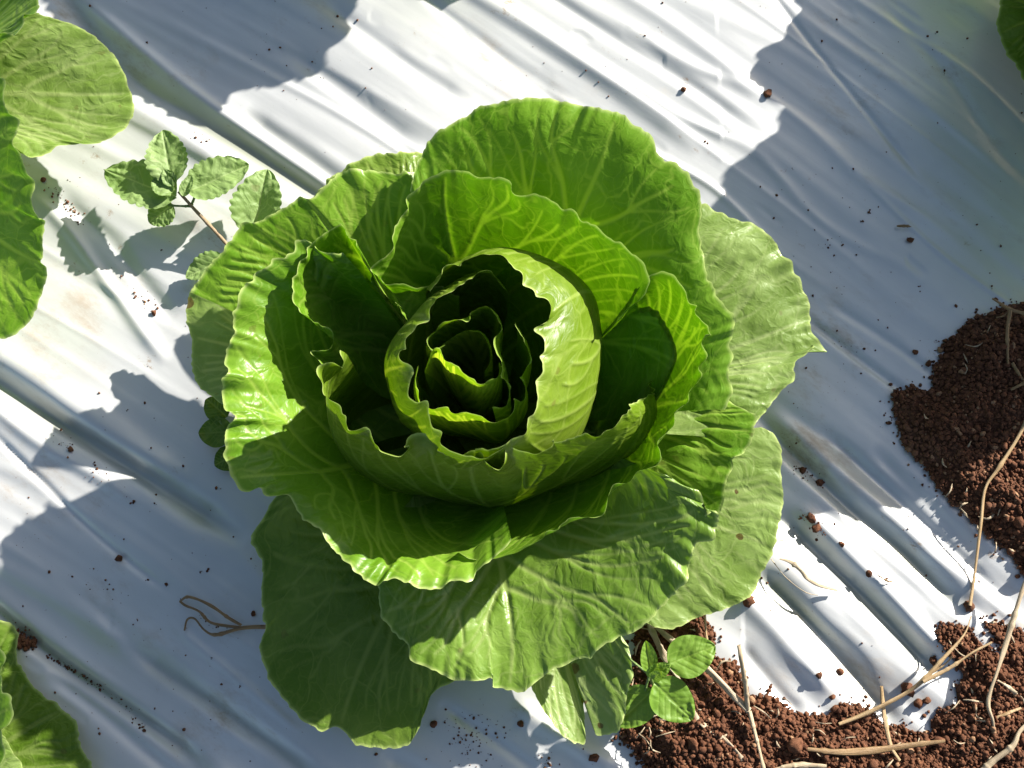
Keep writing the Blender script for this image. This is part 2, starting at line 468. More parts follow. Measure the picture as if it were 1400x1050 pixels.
# bare earth under and far beyond the film
g = np.linspace(-30, 30, 41); GX, GY = np.meshgrid(g, g, indexing='ij')
me = quick_mesh('ground', np.stack([GX.ravel(), GY.ravel(), -0.03 + 0 * GX.ravel()], 1), grid_faces(41, 41), M_SOIL, True, None, {'rnd': np.zeros(GX.size)})
gr = link('ground', me); gr['kind'] = 'structure'; gr['label'] = 'bare brown field soil around the bed'

# ------------------------------------------------------------------ soil spilled on the film
SOIL_A = [(1400, 412), (1370, 420), (1345, 430), (1325, 437), (1300, 460), (1285, 470), (1290, 480), (1283, 490), (1275, 505), (1272, 533), (1250, 530), (1225, 533), (1218, 536), (1222, 560), (1228, 590), (1240, 615), (1262, 640), (1290, 680), (1310, 700), (1330, 715), (1350, 735), (1370, 750), (1385, 765), (1400, 790), (1560, 860), (1620, 600), (1560, 420)]
SOIL_B = [(846, 1012), (852, 985), (866, 900), (870, 856), (905, 850), (960, 836), (978, 862), (977, 897), (1007, 905), (1025, 950), (1057, 950), (1080, 967), (1100, 978), (1137, 976), (1143, 961), (1163, 961), (1183, 967), (1200, 978), (1217, 993), (1231, 990), (1248, 1001), (1274, 1001), (1271, 984), (1286, 970), (1308, 961), (1306, 938), (1317, 921), (1303, 904), (1288, 890), (1277, 867), (1286, 853), (1303, 850), (1323, 858), (1337, 876), (1357, 887), (1368, 899), (1363, 880), (1351, 864), (1343, 850), (1371, 850), (1400, 864), (1560, 900), (1560, 1200), (905, 1200), (880, 1045), (868, 1030)]
SOIL_C = [(18, 862), (30, 868), (46, 878), (38, 888), (22, 886), (0, 875)]

def in_poly(x, y, poly):
    r = np.zeros(x.shape, bool); n = len(poly); j = n - 1
    for i in range(n):
        xi, yi = poly[i]; xj, yj = poly[j]
        c = ((yi > y) != (yj > y)) & (x < (xj - xi) * (y - yi) / (yj - yi + 1e-12) + xi)
        r ^= c; j = i
    return r
def poly_dist(x, y, poly):
    best = np.full(x.shape, 9.0); n = len(poly)
    for i in range(n):
        a = np.array(poly[i]); d = np.array(poly[(i + 1) % n]) - a
        s = np.clip(((x - a[0]) * d[0] + (y - a[1]) * d[1]) / (d @ d + 1e-12), 0, 1)
        best = np.minimum(best, np.hypot(x - a[0] - s * d[0], y - a[1] - s * d[1]))
    return best

import bmesh
def ico(sub):
    bm = bmesh.new(); bmesh.ops.create_icosphere(bm, subdivisions=sub, radius=1)
    v = np.array([q.co[:] for q in bm.verts]); f = np.array([[w.index for w in p.verts] for p in bm.faces]); bm.free()
    return v, f
ICO1 = ico(1); ICO2 = ico(2)
rng = np.random.default_rng(5)
def crumb_templates(base, n):
    out = []
    for k in range(n):
        v = base[0].copy()
        r = 1 + 0.75 * vnoise(v[:, 0] * 1.6 + 9 * k, v[:, 1] * 1.6 + v[:, 2] * 1.9, k) + 0.45 * vnoise(v[:, 2] * 3.1 + 5 * k, v[:, 0] * 3 - v[:, 1] * 3, k + 50)
        v = v * r[:, None] * np.array([1, rng.uniform(0.75, 1), rng.uniform(0.65, 0.95)])
        out.append(v)
    return out
T1 = crumb_templates(ICO1, 10); T2 = crumb_templates(ICO2, 10)
def rot_rand(n):
    q = rng.normal(size=(n, 4)); q /= np.linalg.norm(q, axis=1)[:, None]
    w, x, y, z = q.T
    return np.stack([np.stack([1 - 2 * (y * y + z * z), 2 * (x * y - z * w), 2 * (x * z + y * w)], 1),
                     np.stack([2 * (x * y + z * w), 1 - 2 * (x * x + z * z), 2 * (y * z - x * w)], 1),
                     np.stack([2 * (x * z - y * w), 2 * (y * z + x * w), 1 - 2 * (x * x + y * y)], 1)], 1)
def crumbs(pos, rad, tmpl, base):
    n = len(pos); R = rot_rand(n)
    ti = rng.integers(0, len(tmpl), n)
    T = np.stack(tmpl)[ti]
    v = np.einsum('nij,nkj->nki', R, T) * rad[:, None, None] + pos[:, None, :]
    nv = T.shape[1]
    f = base[1][None] + (np.arange(n) * nv)[:, None, None]
    rnd = np.repeat(rng.uniform(0, 1, n), nv)
    return v.reshape(-1, 3), f.reshape(-1, 3), rnd
def join(parts):
    V = []; F = []; A = []; o = 0
    for v, f, a in parts:
        V.append(v); F.append(f + o); A.append(a); o += len(v)
    return np.vstack(V), np.vstack(F), np.concatenate(A)

def soil_patch(poly_px, label, hmax, n_small, n_mid, n_big):
    poly = [tuple(XY(*p)) for p in poly_px]
    pa = np.array(poly); lo = pa.min(0); hi = pa.max(0)
    def height(x, y):
        d = poly_dist(x, y, poly)
        zz = film_fields(x, y)[0]
        return zz + np.minimum(hmax, 0.0008 + d * 0.45) * (0.75 + 0.5 * (fbm(x * 60, y * 60, 9, 2) + 0.5))
    parts = []
    # the closed mass below the crumbs
    st_ = 0.0013
    ax = np.arange(lo[0], hi[0], st_); ay = np.arange(lo[1], hi[1], st_)
    ax = ax[ax < 0.33]; ay = ay[ay > -0.25]
    AX, AY = np.meshgrid(ax, ay, indexing='ij'); fx = AX.ravel(); fy = AY.ravel()
    ins = in_poly(fx, fy, poly)
    hz = np.where(ins, height(fx, fy) + 0.0012 * vnoise(fx * 500, fy * 500, 2), -0.01)
    fc = grid_faces(len(ax), len(ay)); keep = ins[fc].all(1); fc = fc[keep]
    tri = np.vstack([fc[:, [0, 1, 2]], fc[:, [0, 2, 3]]])
    used = np.unique(tri); mp = np.zeros(len(fx), int); mp[used] = np.arange(len(used))
    parts.append((np.stack([fx, fy, hz], 1)[used], mp[tri], np.full(len(used), 0.3)))
    def scatter(n, r0, r1, tm, bs, spill, lift):
        k = 0; xs = []; ys = []
        while k < n:
            x = rng.uniform(lo[0] - 0.01, min(hi[0], 0.33), n * 2); y = rng.uniform(max(lo[1], -0.25), hi[1] + 0.01, n * 2)
            i = in_poly(x, y, poly)
            d = poly_dist(x, y, poly)
            ok = i | ((d < spill) & (rng.uniform(0, 1, len(x)) < 0.25 * np.exp(-d / (spill * 0.4 + 1e-9))))
            xs.append(x[ok]); ys.append(y[ok]); k += ok.sum()
        x = np.concatenate(xs)[:n]; y = np.concatenate(ys)[:n]
        r = r0 + (r1 - r0) * rng.uniform(0, 1, n) ** 2.2
        i = in_poly(x, y, poly)
        z = np.where(i, height(x, y), film_fields(x, y)[0])
        return crumbs(np.stack([x, y, z + r * lift], 1), r, tm, bs)
    parts.append(scatter(n_small, 0.0005, 0.0014, T1, ICO1, 0.006, 0.5))
    parts.append(scatter(n_mid, 0.0010, 0.0020, T2, ICO2, 0.003, 0.55))
    if n_big: parts.append(scatter(n_big, 0.0022, 0.0038, T2, ICO2, 0.001, 0.4))
    V, F, A = join(parts)
    o = link('soil', quick_mesh('soil', V, F, M_SOIL, True, None, {'rnd': A}))
    o['kind'] = 'stuff'; o['label'] = label; o['category'] = 'soil'
    return o
soil_patch(SOIL_A, 'dark shaded heap of crumbly soil at the right edge of the film', 0.010, 9000, 2000, 14)
soil_patch(SOIL_B, 'sunlit crumbly brown soil spread over the film at bottom right', 0.008, 16000, 3300, 25)
soil_patch(SOIL_C, 'small dark soil patch in a film fold beside lower left leaf', 0.002, 160, 40, 0)

# loose crumbs that can be picked out one by one: (px, py, radius in px, label)
CLODS = [
    (1022, 822, 9, 'brown soil clod tucked against the edge of the lower right lettuce leaf'),
    (1048, 131, 7, 'reddish oblong soil crumb on the bright film above the right shadow edge'),
    (934, 125, 5, 'small dark crumb on bright film above the lettuce, left of the reddish one'),
    (1108, 708, 9, 'largest rusty soil crumb on the film right of the lower right leaf'),
    (1116, 722, 7, 'rusty soil crumb touching the largest one right of the lower right leaf'),
    (1124, 657, 6, 'rusty crumb in the film fold above the largest rusty crumb'),
    (1100, 641, 5, 'small rusty crumb nearest the lettuce in the film fold at right'),
    (1149, 745, 5, 'lone crumb on the bright fold right of the rusty crumb pair'),
    (1186, 785, 6, 'lone angular crumb high on the bright film folds at right'),
    (1243, 329, 6, 'dark oblong crumb on shaded film right of the lettuce, above the soil heap'),
    (1324, 829, 8, 'crumb at the lower end of the long thin straw'),
    (1240, 942, 10, 'biggest soil clod beside the forked straw at bottom right'),
    (1255, 962, 8, 'soil clod just below the biggest one, left of its twin'),
    (1267, 958, 7, 'soil clod just below the biggest one, right of its twin'),
    (1278, 905, 7, 'soil clod right of the forked straw against the soil edge'),
    (1118, 923, 5, 'left one of two crumbs on bright film above the bottom soil'),
    (1151, 918, 5, 'right one of two crumbs on bright film above the bottom soil'),
    (1138, 953, 5, 'crumb on bright film almost touching the bottom soil edge'),
    (1252, 481, 5, 'crumb on shaded film farthest left of the dark soil heap'),
    (1270, 497, 6, 'crumb on shaded film between the heap corner and the heap'),
    (1286, 478, 5, 'crumb on shaded film touching the upper side of the soil heap'),
    (164, 764, 5, 'pair-like dark crumb in the thin groove on shaded film at left'),
    (100, 616, 5, 'dark crumb at the shadow edge on the left film'),
    (347, 840, 5, 'dark crumb between the looped root and the bottom left leaf'),
    (811, 1036, 7, 'red-brown crumb on bright film at the bottom edge, under the torn leaf'),
    (712, 990, 5, 'crumb at the shadow edge left of the torn bottom leaf'),
    (593, 990, 5, 'crumb on shaded film just right of the bottom left leaf'),
    (212, 429, 5, 'dark crumb at the left shadow edge beside the lettuce'),
    (60, 247, 5, 'dark crumb in the shadow under the pale upper left leaf'),
]
SMALL = [(1236, 310), (229, 800), (285, 780), (250, 1000), (328, 938), (212, 969), (189, 995), (290, 901), (213, 689), (628, 1015), (640, 1030), (655, 1028), (1282, 466), (1290, 100), (1258, 391), (1210, 790), (1178, 304), (1188, 292), (165, 380), (186, 687), (275, 783), (202, 793)]
for i, (px, py, r, lab) in enumerate(CLODS):
    rad = r * 0.0004 * 0.85
    v = T2[i % 10] * rad
    v = v @ np.array(Matrix.Rotation(i * 1.7, 3, 'Z')).T
    x, y = XY(px, py)
    o = link('soil_clod', quick_mesh('soil_clod', v, ICO2[1], M_SOIL, True, None, {'rnd': np.full(len(v), random.random())}), None, (x, y, film_z(px, py) + rad * 0.55))
    tag(o, lab, 'soil clod', 'loose soil crumbs on the film')
# specks too small to count
n = 900
sx = rng.uniform(0, 1400, n); sy = rng.uniform(0, 1050, n)
keep = (vnoise(sx / 90, sy / 90, 31) > 0.02) | (rng.uniform(0, 1, n) < 0.10)
def line(px0, py0, px1, py1, k, sp):
    t = rng.uniform(0, 1, k)
    return px0 + (px1 - px0) * t + rng.normal(0, sp, k), py0 + (py1 - py0) * t + rng.normal(0, sp, k)
lx = [sx[keep]]; ly = [sy[keep]]
for a, b in SMALL: lx.append(np.full(3, a) + rng.normal(0, 1.2, 3)); ly.append(np.full(3, b) + rng.normal(0, 1.2, 3))
for a in [(58, 895, 135, 940, 60, 2.0), (135, 940, 200, 1000, 26, 4), (70, 255, 112, 305, 60, 4), (60, 590, 110, 625, 18, 6), (130, 638, 150, 660, 14, 4), (185, 400, 215, 430, 22, 6), (620, 990, 660, 1030, 70, 12), (650, 970, 690, 1000, 20, 8), (1090, 635, 1130, 660, 26, 6), (1095, 700, 1125, 730, 40, 5), (735, 1035, 760, 1050, 16, 6), (265, 185, 290, 195, 12, 4), (100, 780, 200, 850, 20, 14), (1130, 430, 1180, 490, 14, 10), (1120, 330, 1180, 340, 12, 6), (270, 850, 320, 860, 16, 5)]:
    a1, b1 = line(*a); lx.append(a1); ly.append(b1)
sx = np.concatenate(lx); sy = np.concatenate(ly)
wxy = np.array([XY(a, b) for a, b in zip(sx, sy)])
sr = 0.00025 + 0.0007 * rng.uniform(0, 1, len(sx)) ** 3
sz = film_fields(wxy[:, 0], wxy[:, 1])[0]
V, F, A = crumbs(np.column_stack([wxy, sz + sr * 0.4]), sr, T1, ICO1)
o = link('soil_specks', quick_mesh('soil_specks', V, F, M_SOIL, True, None, {'rnd': A}))
o['kind'] = 'stuff'; o['label'] = 'tiny specks of soil scattered all over the silver film'; o['category'] = 'soil'

# ------------------------------------------------------------------ lettuce leaves
def leaf_mesh(root, rim, prof, mid=0.5, seed=1, nu=200, nv=90, ruf=0.0022, wav=0.013, mat=None, base_z=0.02, bl=0.0013, nlat=5, spread=0.012, decay=0.010, smooth=0.045, veins=True, bul=None, dmg=(), teeth=0.0008):
    """root: world (x,y); rim: picture points with height; prof: (a1,b1,a2,b2) shape of the path from root to rim"""
    R = np.array([P(*q) for q in rim])
    R = catmull(R, nu)
    Rs = smooth1(R, nu * smooth)
    B0 = np.array([root[0], root[1], base_z])
    u = np.linspace(0, 1, nu)
    tan = Rs[-1] - Rs[0]; tan[2] = 0; tan /= np.linalg.norm(tan) + 1e-9
    B = B0 + np.outer(u - 0.5, tan) * spread
    a1, b1, a2, b2 = prof
    D = Rs - B
    k_ = np.ones(nu) if bul is None else smooth1(np.interp(u, np.linspace(0, 1, len(bul)), bul)[:, None], nu * 0.05)[:, 0]
    C1 = B + D * np.stack([a1 * k_, a1 * k_, b1 + 0 * k_], 1); C2 = B + D * np.stack([a2 * k_, a2 * k_, b2 + 0 * k_], 1)
    v = np.linspace(0, 1, nv) ** 0.85
    vv = v[None, :, None]
    G = (1 - vv) ** 3 * B[:, None] + 3 * (1 - vv) ** 2 * vv * C1[:, None] + 3 * (1 - vv) * vv ** 2 * C2[:, None] + vv ** 3 * Rs[:, None]
    # distance to the rim along each path
    seg = np.linalg.norm(np.diff(G, axis=1), axis=2)
    cum = np.concatenate([np.zeros((nu, 1)), np.cumsum(seg, axis=1)], 1)
    L = cum[:, -1:]
    dr = L - cum
    w = np.exp(-dr / decay)
    G = G + (R - Rs)[:, None] * (w ** 0.8)[..., None]
    def normals(g):
        du = np.gradient(g, axis=0); dv = np.gradient(g, axis=1)
        n = np.cross(du, dv); n /= np.linalg.norm(n, axis=2)[..., None] + 1e-12
        n[..., :] *= np.where(n[..., 2:3].mean() < 0, -1, 1)
        return n
    N = normals(G)
    rl = np.concatenate([[0], np.cumsum(np.linalg.norm(np.diff(Rs, axis=0), axis=1))])
    # metric coordinates for veins and pattern
    s_ = (rl / rl[-1] - mid) * rl[-1]
    Sx = s_[:, None] * (0.15 + 0.85 * cum / L.max())
    Tx = cum.copy()
    # ruffles
    am = 0.45 + 1.5 * np.clip(vnoise(rl / 0.026, 0 * rl + 3, seed + 1) + 0.3, 0, 1)
    rw = (2.6 * vnoise(rl / (wav * 0.5), 0 * rl, seed) + 1.3 * vnoise(rl / (wav * 0.23), 0 * rl + 2, seed + 9)) * am
    big = 2.2 * vnoise(rl / 0.045, 0 * rl + 8, seed + 2)
    G = G + N * (ruf * (rw[:, None] * w + big[:, None] * np.exp(-dr / (decay * 2.6))))[..., None]
    tooth = 1.6 * vnoise(rl / 0.0022, 0 * rl + 5, seed + 12) + 1.4 * vnoise(rl / 0.005, 0 * rl + 7, seed + 13)
    outd = G[:, -1] - G[:, -6]; outd /= np.linalg.norm(outd, axis=1)[:, None] + 1e-9
    G = G + outd[:, None] * (teeth * tooth[:, None] * np.exp(-dr / 0.003))[..., None]
    # vein skeleton in (u, v)
    vein = np.zeros((nu, nv))
    if veins:
        rs = np.random.default_rng(seed)
        lines = []
        t = np.linspace(0, 1, 60)
        mu = mid + 0.02 * np.sin(t * 5 + seed)
        lines.append((mu, t * 0.97, 0.0030, 0.0007))
        for side in (-1, 1):
            room = (1 - mid) if side > 0 else mid
            for k in range(nlat):
                f = k / nlat
                v0 = 0.10 + 0.62 * f + rs.uniform(-0.02, 0.02)
                ue = mid + side * room * (0.96 - 0.86 * f) * rs.uniform(0.9, 1.05)
                ve = rs.uniform(0.86, 0.97)
                uu = mid + 0.02 * np.sin(v0 * 5 + seed) + (ue - mid) * (t ** 0.75) + room * (0.03 * np.sin(t * rs.uniform(4, 9) + rs.uniform(0, 6)) + 0.006 * np.sin(t * rs.uniform(10, 16) + rs.uniform(0, 6))) * t
                vl = v0 + (ve - v0) * t ** 1.15
                lines.append((uu, vl, 0.0014, 0.0007))
                # one fork to each side that stays between its neighbours and arches over to meet them
                for q, sg in ((rs.uniform(0.3, 0.6), -1), (rs.uniform(0.4, 0.75), 1)):
                    i0 = int(q * 59)
                    tt = np.linspace(0, 1, 30)
                    gap = room * 0.86 / nlat * rs.uniform(0.35, 0.6)
                    lines.append((uu[i0] + (np.interp(q + (1 - q) * tt, t, uu) - uu[i0]) + sg * gap * np.sin(tt * 1.57), vl[i0] + (min(0.96, ve + 0.02) - vl[i0]) * tt ** 1.1, 0.0007, 0.0005))
        pts = []; wid = []
        for lu, lv, w0, w1 in lines:
            iu = np.clip(lu, 0, 1) * (nu - 1); jv = np.clip(np.interp(np.clip(lv, 0, 1), v, np.arange(nv)), 0, nv - 1)
            i0 = np.minimum(iu.astype(int), nu - 2); j0 = np.minimum(jv.astype(int), nv - 2)
            fu = (iu - i0)[:, None]; fv = (jv - j0)[:, None]
            p = (G[i0, j0] * (1 - fu) + G[i0 + 1, j0] * fu) * (1 - fv) + (G[i0, j0 + 1] * (1 - fu) + G[i0 + 1, j0 + 1] * fu) * fv
            k = 3
            pp = np.stack([np.interp(np.linspace(0, len(p) - 1, len(p) * k), np.arange(len(p)), p[:, c]) for c in range(3)], 1)
            ww = np.interp(np.linspace(0, 1, len(pp)), [0, 1], [w0, w1])
            ok = (np.interp(np.linspace(0, len(p) - 1, len(p) * k), np.arange(len(p)), lu) > 0.005) & (np.interp(np.linspace(0, len(p) - 1, len(p) * k), np.arange(len(p)), lu) < 0.995)
            pts.append(pp[ok]); wid.append(ww[ok])
        pts = np.vstack(pts); wid = np.concatenate(wid)
        # bucketed nearest distance
        cell = 0.006
        key = np.floor(pts / cell).astype(int)
        Vf = G.reshape(-1, 3); vk = np.floor(Vf / cell).astype(int)
        from collections import defaultdict
        bk = defaultdict(list)
        for i, k3 in enumerate(map(tuple, key)): bk[k3].append(i)
        out = np.zeros(len(Vf))
        order = np.lexsort((vk[:, 2], vk[:, 1], vk[:, 0])); sk = vk[order]
        cut = np.flatnonzero(np.any(np.diff(sk, axis=0) != 0, axis=1)) + 1
        for grp in np.split(order, cut):
            a = vk[grp[0]]
            cand = []
            for dx in (-1, 0, 1):
                for dy in (-1, 0, 1):
                    for dz in (-1, 0, 1):
                        cand += bk.get((a[0] + dx, a[1] + dy, a[2] + dz), [])
            if not cand: continue
            q = pts[cand]; ww = wid[cand]
            d2 = ((Vf[grp][:, None] - q[None]) ** 2).sum(2)
            out[grp] = np.exp(-d2 / (ww ** 2)[None] * 0.9).max(1) if len(cand) * len(grp) < 4e7 else 0
        vein = out.reshape(nu, nv)
        pv = np.pad(vein, 1, mode='edge')
        vein = 0.36 * vein + 0.12 * (pv[:-2, 1:-1] + pv[2:, 1:-1] + pv[1:-1, :-2] + pv[1:-1, 2:]) + 0.04 * (pv[:-2, :-2] + pv[2:, 2:] + pv[:-2, 2:] + pv[2:, :-2])
        vein = np.clip(vein * 1.15, 0, 1)
    # blisters swell between the veins
    blist = fbm(Sx / 0.024 + seed, Tx / 0.026, seed + 4, 2) + 0.45 * np.abs(vnoise(Sx / 0.010, Tx / 0.012 + seed, seed + 6))
    fade = np.clip(cum / 0.03, 0, 1) * np.clip(dr / 0.012 + 0.25, 0, 1)
    G = G + N * ((bl * blist * (1 - 0.8 * vein) * 1.6 - 0.00018 * vein) * fade)[..., None]
    rimw = np.exp(-(dr / 0.0009) ** 2)  # mask for the edge highlight painted along the margin
    basew = np.exp(-(cum / 0.035) ** 2) * np.exp(-((u - mid)[:, None] / 0.35) ** 2)
    dam = np.zeros(nu * nv)
    for (qx, qy, qr) in dmg:
        # nearest leaf point along the line of sight
        p0 = P(qx, qy, 0.0) - cam_loc; p0 /= np.linalg.norm(p0)
        w_ = G.reshape(-1, 3) - cam_loc
        dist = np.linalg.norm(w_ - np.outer(w_ @ p0, p0), axis=1)
        c_ = G.reshape(-1, 3)[dist.argmin()]
        dam = np.maximum(dam, np.exp(-(np.linalg.norm(G.reshape(-1, 3) - c_, axis=1) / (qr * 0.0004)) ** 2))
    V = G.reshape(-1, 3) - np.array([root[0], root[1], 0])
    return quick_mesh('leaf', V, grid_faces(nu, nv), mat, True, np.stack([Sx.ravel(), Tx.ravel()], 1) + seed * 0.37,
                      {'vein': vein.ravel(), 'rim': rimw.ravel(), 'base': basew.ravel(), 'damage': dam})

def lettuce(root, label, group='lettuces planted through the film'):
    e = bpy.data.objects.new('lettuce', None)
    C.objects.link(e); e.location = (root[0], root[1], 0)
    e.empty_display_size = 0.02
    return tag(e, label, 'lettuce', group)

def H(rim, h):
    """give heights to a traced rim: h is a list spread evenly along it"""
    hh = np.interp(np.linspace(0, 1, len(rim)), np.linspace(0, 1, len(h)), h)
    return [(a, b, c) for (a, b), c in zip(rim, hh)]

hx = P(640, 492, 0.13)
ROOT = (hx[0] + 0.004, hx[1] - 0.004)
main = lettuce(ROOT, 'whole green lettuce in the middle with tight heart and spreading leaves')
def add(rim, h, prof, **kw):
    return link('leaf', leaf_mesh(ROOT, H(rim, h), prof, **kw), main)

FLAT = (0.40, 0.55, 0.72, 1.15)
OPEN = (0.45, 0.15, 0.80, 0.80)
CUP = (1.62, 0.02, 1.46, 0.45)
BALL = (1.15, 0.02, 1.80, 0.72)

# outer leaves lying low
add([(960, 360), (955, 310), (961, 280), (985, 289), (1016, 302), (1031, 306), (1047, 321), (1065, 339), (1078, 360), (1096, 391), (1106, 414), (1109, 447), (1119, 465), (1132, 482), (1116, 476), (1096, 489), (1085, 501), (1083, 522), (1067, 534), (1048, 562), (1020, 590), (990, 600)],
    [0.05, 0.055, 0.05, 0.045, 0.045, 0.05, 0.05], FLAT, mid=0.55, seed=11, mat=M_PALE, ruf=0.0012, bl=0.0016)
add([(985, 600), (1026, 588), (1043, 585), (1060, 597), (1069, 623), (1069, 663), (1069, 703), (1057, 751), (1043, 780), (1031, 808), (1008, 826), (986, 836), (960, 841), (940, 852), (915, 861), (887, 854), (860, 830)],
    [0.03, 0.03, 0.025, 0.02, 0.02], FLAT, mid=0.5, dmg=[(1012, 735, 6), (1006, 672, 4)], seed=12, mat=M_PALE, ruf=0.0007, bl=0.0009)
add([(850, 850), (850, 877), (860, 887), (864, 920), (860, 940), (850, 992), (837, 1005), (815, 1005), (810, 985), (806, 965), (799, 962), (799, 980), (800, 1014), (792, 1018), (777, 1012), (762, 1000), (745, 975), (733, 958), (728, 945), (720, 900)],
    [0.035, 0.03, 0.02, 0.016, 0.016, 0.02, 0.03], FLAT, mid=0.5, dmg=[(786, 914, 9), (800, 958, 8), (820, 990, 5)], seed=13, mat=M_PALE, ruf=0.0008, bl=0.0006, smooth=0.012)
add([(430, 640), (381, 675), (355, 716), (343, 740), (359, 768), (357, 820), (362, 857), (355, 885), (363, 913), (378, 946), (412, 983), (438, 998), (460, 996), (479, 1011), (493, 1020), (530, 1023), (560, 1018), (571, 1002), (586, 965), (597, 942), (620, 933), (660, 900)],
    [0.05, 0.04, 0.03, 0.025, 0.025, 0.03, 0.035], FLAT, mid=0.63, seed=14, mat=M_OUT, ruf=0.0008, bl=0.0010, nu=220)
add([(330, 370), (300, 380), (271, 386), (258, 405), (254, 425), (255, 440), (261, 455), (261, 488), (263, 505), (270, 527), (284, 537), (302, 552), (340, 580)],
    [0.04, 0.035, 0.03, 0.03, 0.03], FLAT, mid=0.45, dmg=[(257, 414, 11)], seed=15, mat=M_PALE, ruf=0.0008, bl=0.0008)
add([(415, 300), (427, 269), (451, 246), (477, 227), (508, 211), (537, 210), (557, 206), (574, 208), (610, 215)],
    [0.05, 0.06, 0.065, 0.06], FLAT, mid=0.5, seed=16, mat=M_OUT, ruf=0.001)
# leaf with the deep midrib at the bottom
add([(505, 760), (518, 801), (518, 827), (527, 850), (540, 868), (559, 883), (563, 905), (581, 911), (605, 922), (626, 931), (652, 933), (671, 927), (673, 940), (690, 943), (715, 946), (724, 940), (737, 932), (757, 914), (783, 903), (808, 900), (821, 883), (842, 875), (862, 867), (885, 852), (911, 826), (926, 808), (940, 791), (946, 768), (952, 747), (977, 737), (978, 703), (964, 694), (955, 674), (930, 660)],
    [0.055, 0.052, 0.05, 0.046, 0.042, 0.045, 0.05, 0.055, 0.062, 0.07, 0.075], (0.42, 0.45, 0.74, 1.22), mid=0.40, seed=17, mat=M_FRONT, ruf=0.0014, bl=0.0016, nu=280, nv=110)
# middle ring
add([(930, 520), (960, 525), (985, 535), (1004, 552), (1020, 560), (1034, 568), (1031, 583), (1020, 614), (1003, 626), (1003, 640), (991, 663), (988, 683), (981, 703), (955, 730)],
    [0.045, 0.056, 0.06, 0.058, 0.055, 0.05], OPEN, mid=0.45, seed=21, mat=M_MID, ruf=0.0016, bl=0.0016)
add([(262, 400), (276, 377), (301, 348), (323, 317), (334, 303), (351, 303), (374, 291), (394, 280), (408, 270), (423, 271), (437, 263), (451, 248), (471, 234), (488, 233), (526, 234), (548, 236), (571, 234), (600, 250)],
    [0.065, 0.072, 0.076, 0.08, 0.082, 0.084, 0.082], (0.45, 0.25, 0.78, 0.95), mid=0.5, seed=22, mat=M_MID, ruf=0.0009, nu=230)
add([(560, 260), (570, 228), (580, 202), (593, 182), (612, 172), (642, 156), (652, 145), (675, 141), (704, 138), (737, 135), (764, 138), (790, 143), (823, 151), (849, 156), (865, 172), (879, 179), (895, 195), (900, 215), (921, 222), (941, 238), (948, 255), (957, 268), (959, 297), (954, 315), (962, 344), (965, 375), (976, 393), (978, 405), (1001, 432), (1000, 460), (995, 473), (1002, 488), (996, 512), (1002, 532), (990, 560)],
    [0.09, 0.10, 0.108, 0.112, 0.112, 0.108, 0.10, 0.09, 0.082, 0.075], (0.45, 0.08, 0.70, 1.0), mid=0.42, seed=23, mat=M_MID, ruf=0.0010, bl=0.0012, nu=320, nv=110)
add([(470, 345), (440, 340), (427, 331), (417, 327), (403, 330), (400, 343), (388, 351), (374, 354), (366, 363), (349, 374), (346, 384), (335, 388), (327, 403), (325, 418), (317, 436), (321, 454), (312, 467), (307, 490), (312, 508), (304, 519), (304, 535), (305, 550), (307, 563), (322, 570), (309, 585), (307, 611), (308, 627), (315, 647), (328, 668), (340, 672), (355, 668), (366, 679), (396, 681), (407, 697), (420, 712), (436, 723), (444, 738), (460, 756), (477, 772), (488, 788), (518, 799), (540, 793), (563, 801), (600, 803), (618, 793), (644, 797), (650, 783), (675, 765), (700, 740)],
    [0.096, 0.094, 0.092, 0.09, 0.09, 0.09, 0.09, 0.092, 0.094, 0.094, 0.092], (0.76, 0.0, 0.73, 0.88), mid=0.52, seed=24, base_z=0.028, mat=M_MID, ruf=0.0018, bl=0.0010, nu=380, nv=120, decay=0.012)
add([(620, 450), (560, 425), (515, 392), (503, 374), (494, 349), (483, 331), (477, 317), (469, 305), (457, 307), (440, 320), (426, 337), (406, 366), (403, 394), (404, 413), (417, 431), (430, 447), (446, 452), (450, 462), (447, 475), (425, 481), (440, 500)],
    [0.03, 0.05, 0.08, 0.096] + [0.100, 0.101, 0.101, 0.10, 0.10, 0.099, 0.098, 0.097, 0.095, 0.093, 0.091, 0.089, 0.087, 0.085, 0.083, 0.081, 0.08], (0.55, 0.10, 0.95, 0.70), mid=0.42, seed=25, mat=M_MID, ruf=0.0012, bl=0.0012)
add([(625, 410), (597, 392), (570, 393), (532, 386), (504, 369), (521, 353), (537, 338), (537, 320), (547, 296), (559, 285), (559, 272), (569, 260), (584, 246), (606, 235), (632, 232), (655, 241), (678, 240), (700, 247), (704, 261), (718, 265), (734, 263), (757, 274), (769, 288), (787, 291), (810, 305), (829, 324), (852, 335), (867, 347), (882, 366), (889, 386), (872, 410), (850, 425)],
    [0.100, 0.105, 0.112, 0.122, 0.128, 0.13, 0.128, 0.124, 0.115], (0.55, 0.08, 0.88, 0.65), mid=0.45, seed=26, mat=M_MID, ruf=0.0008, bl=0.0010, nu=300, nv=110)
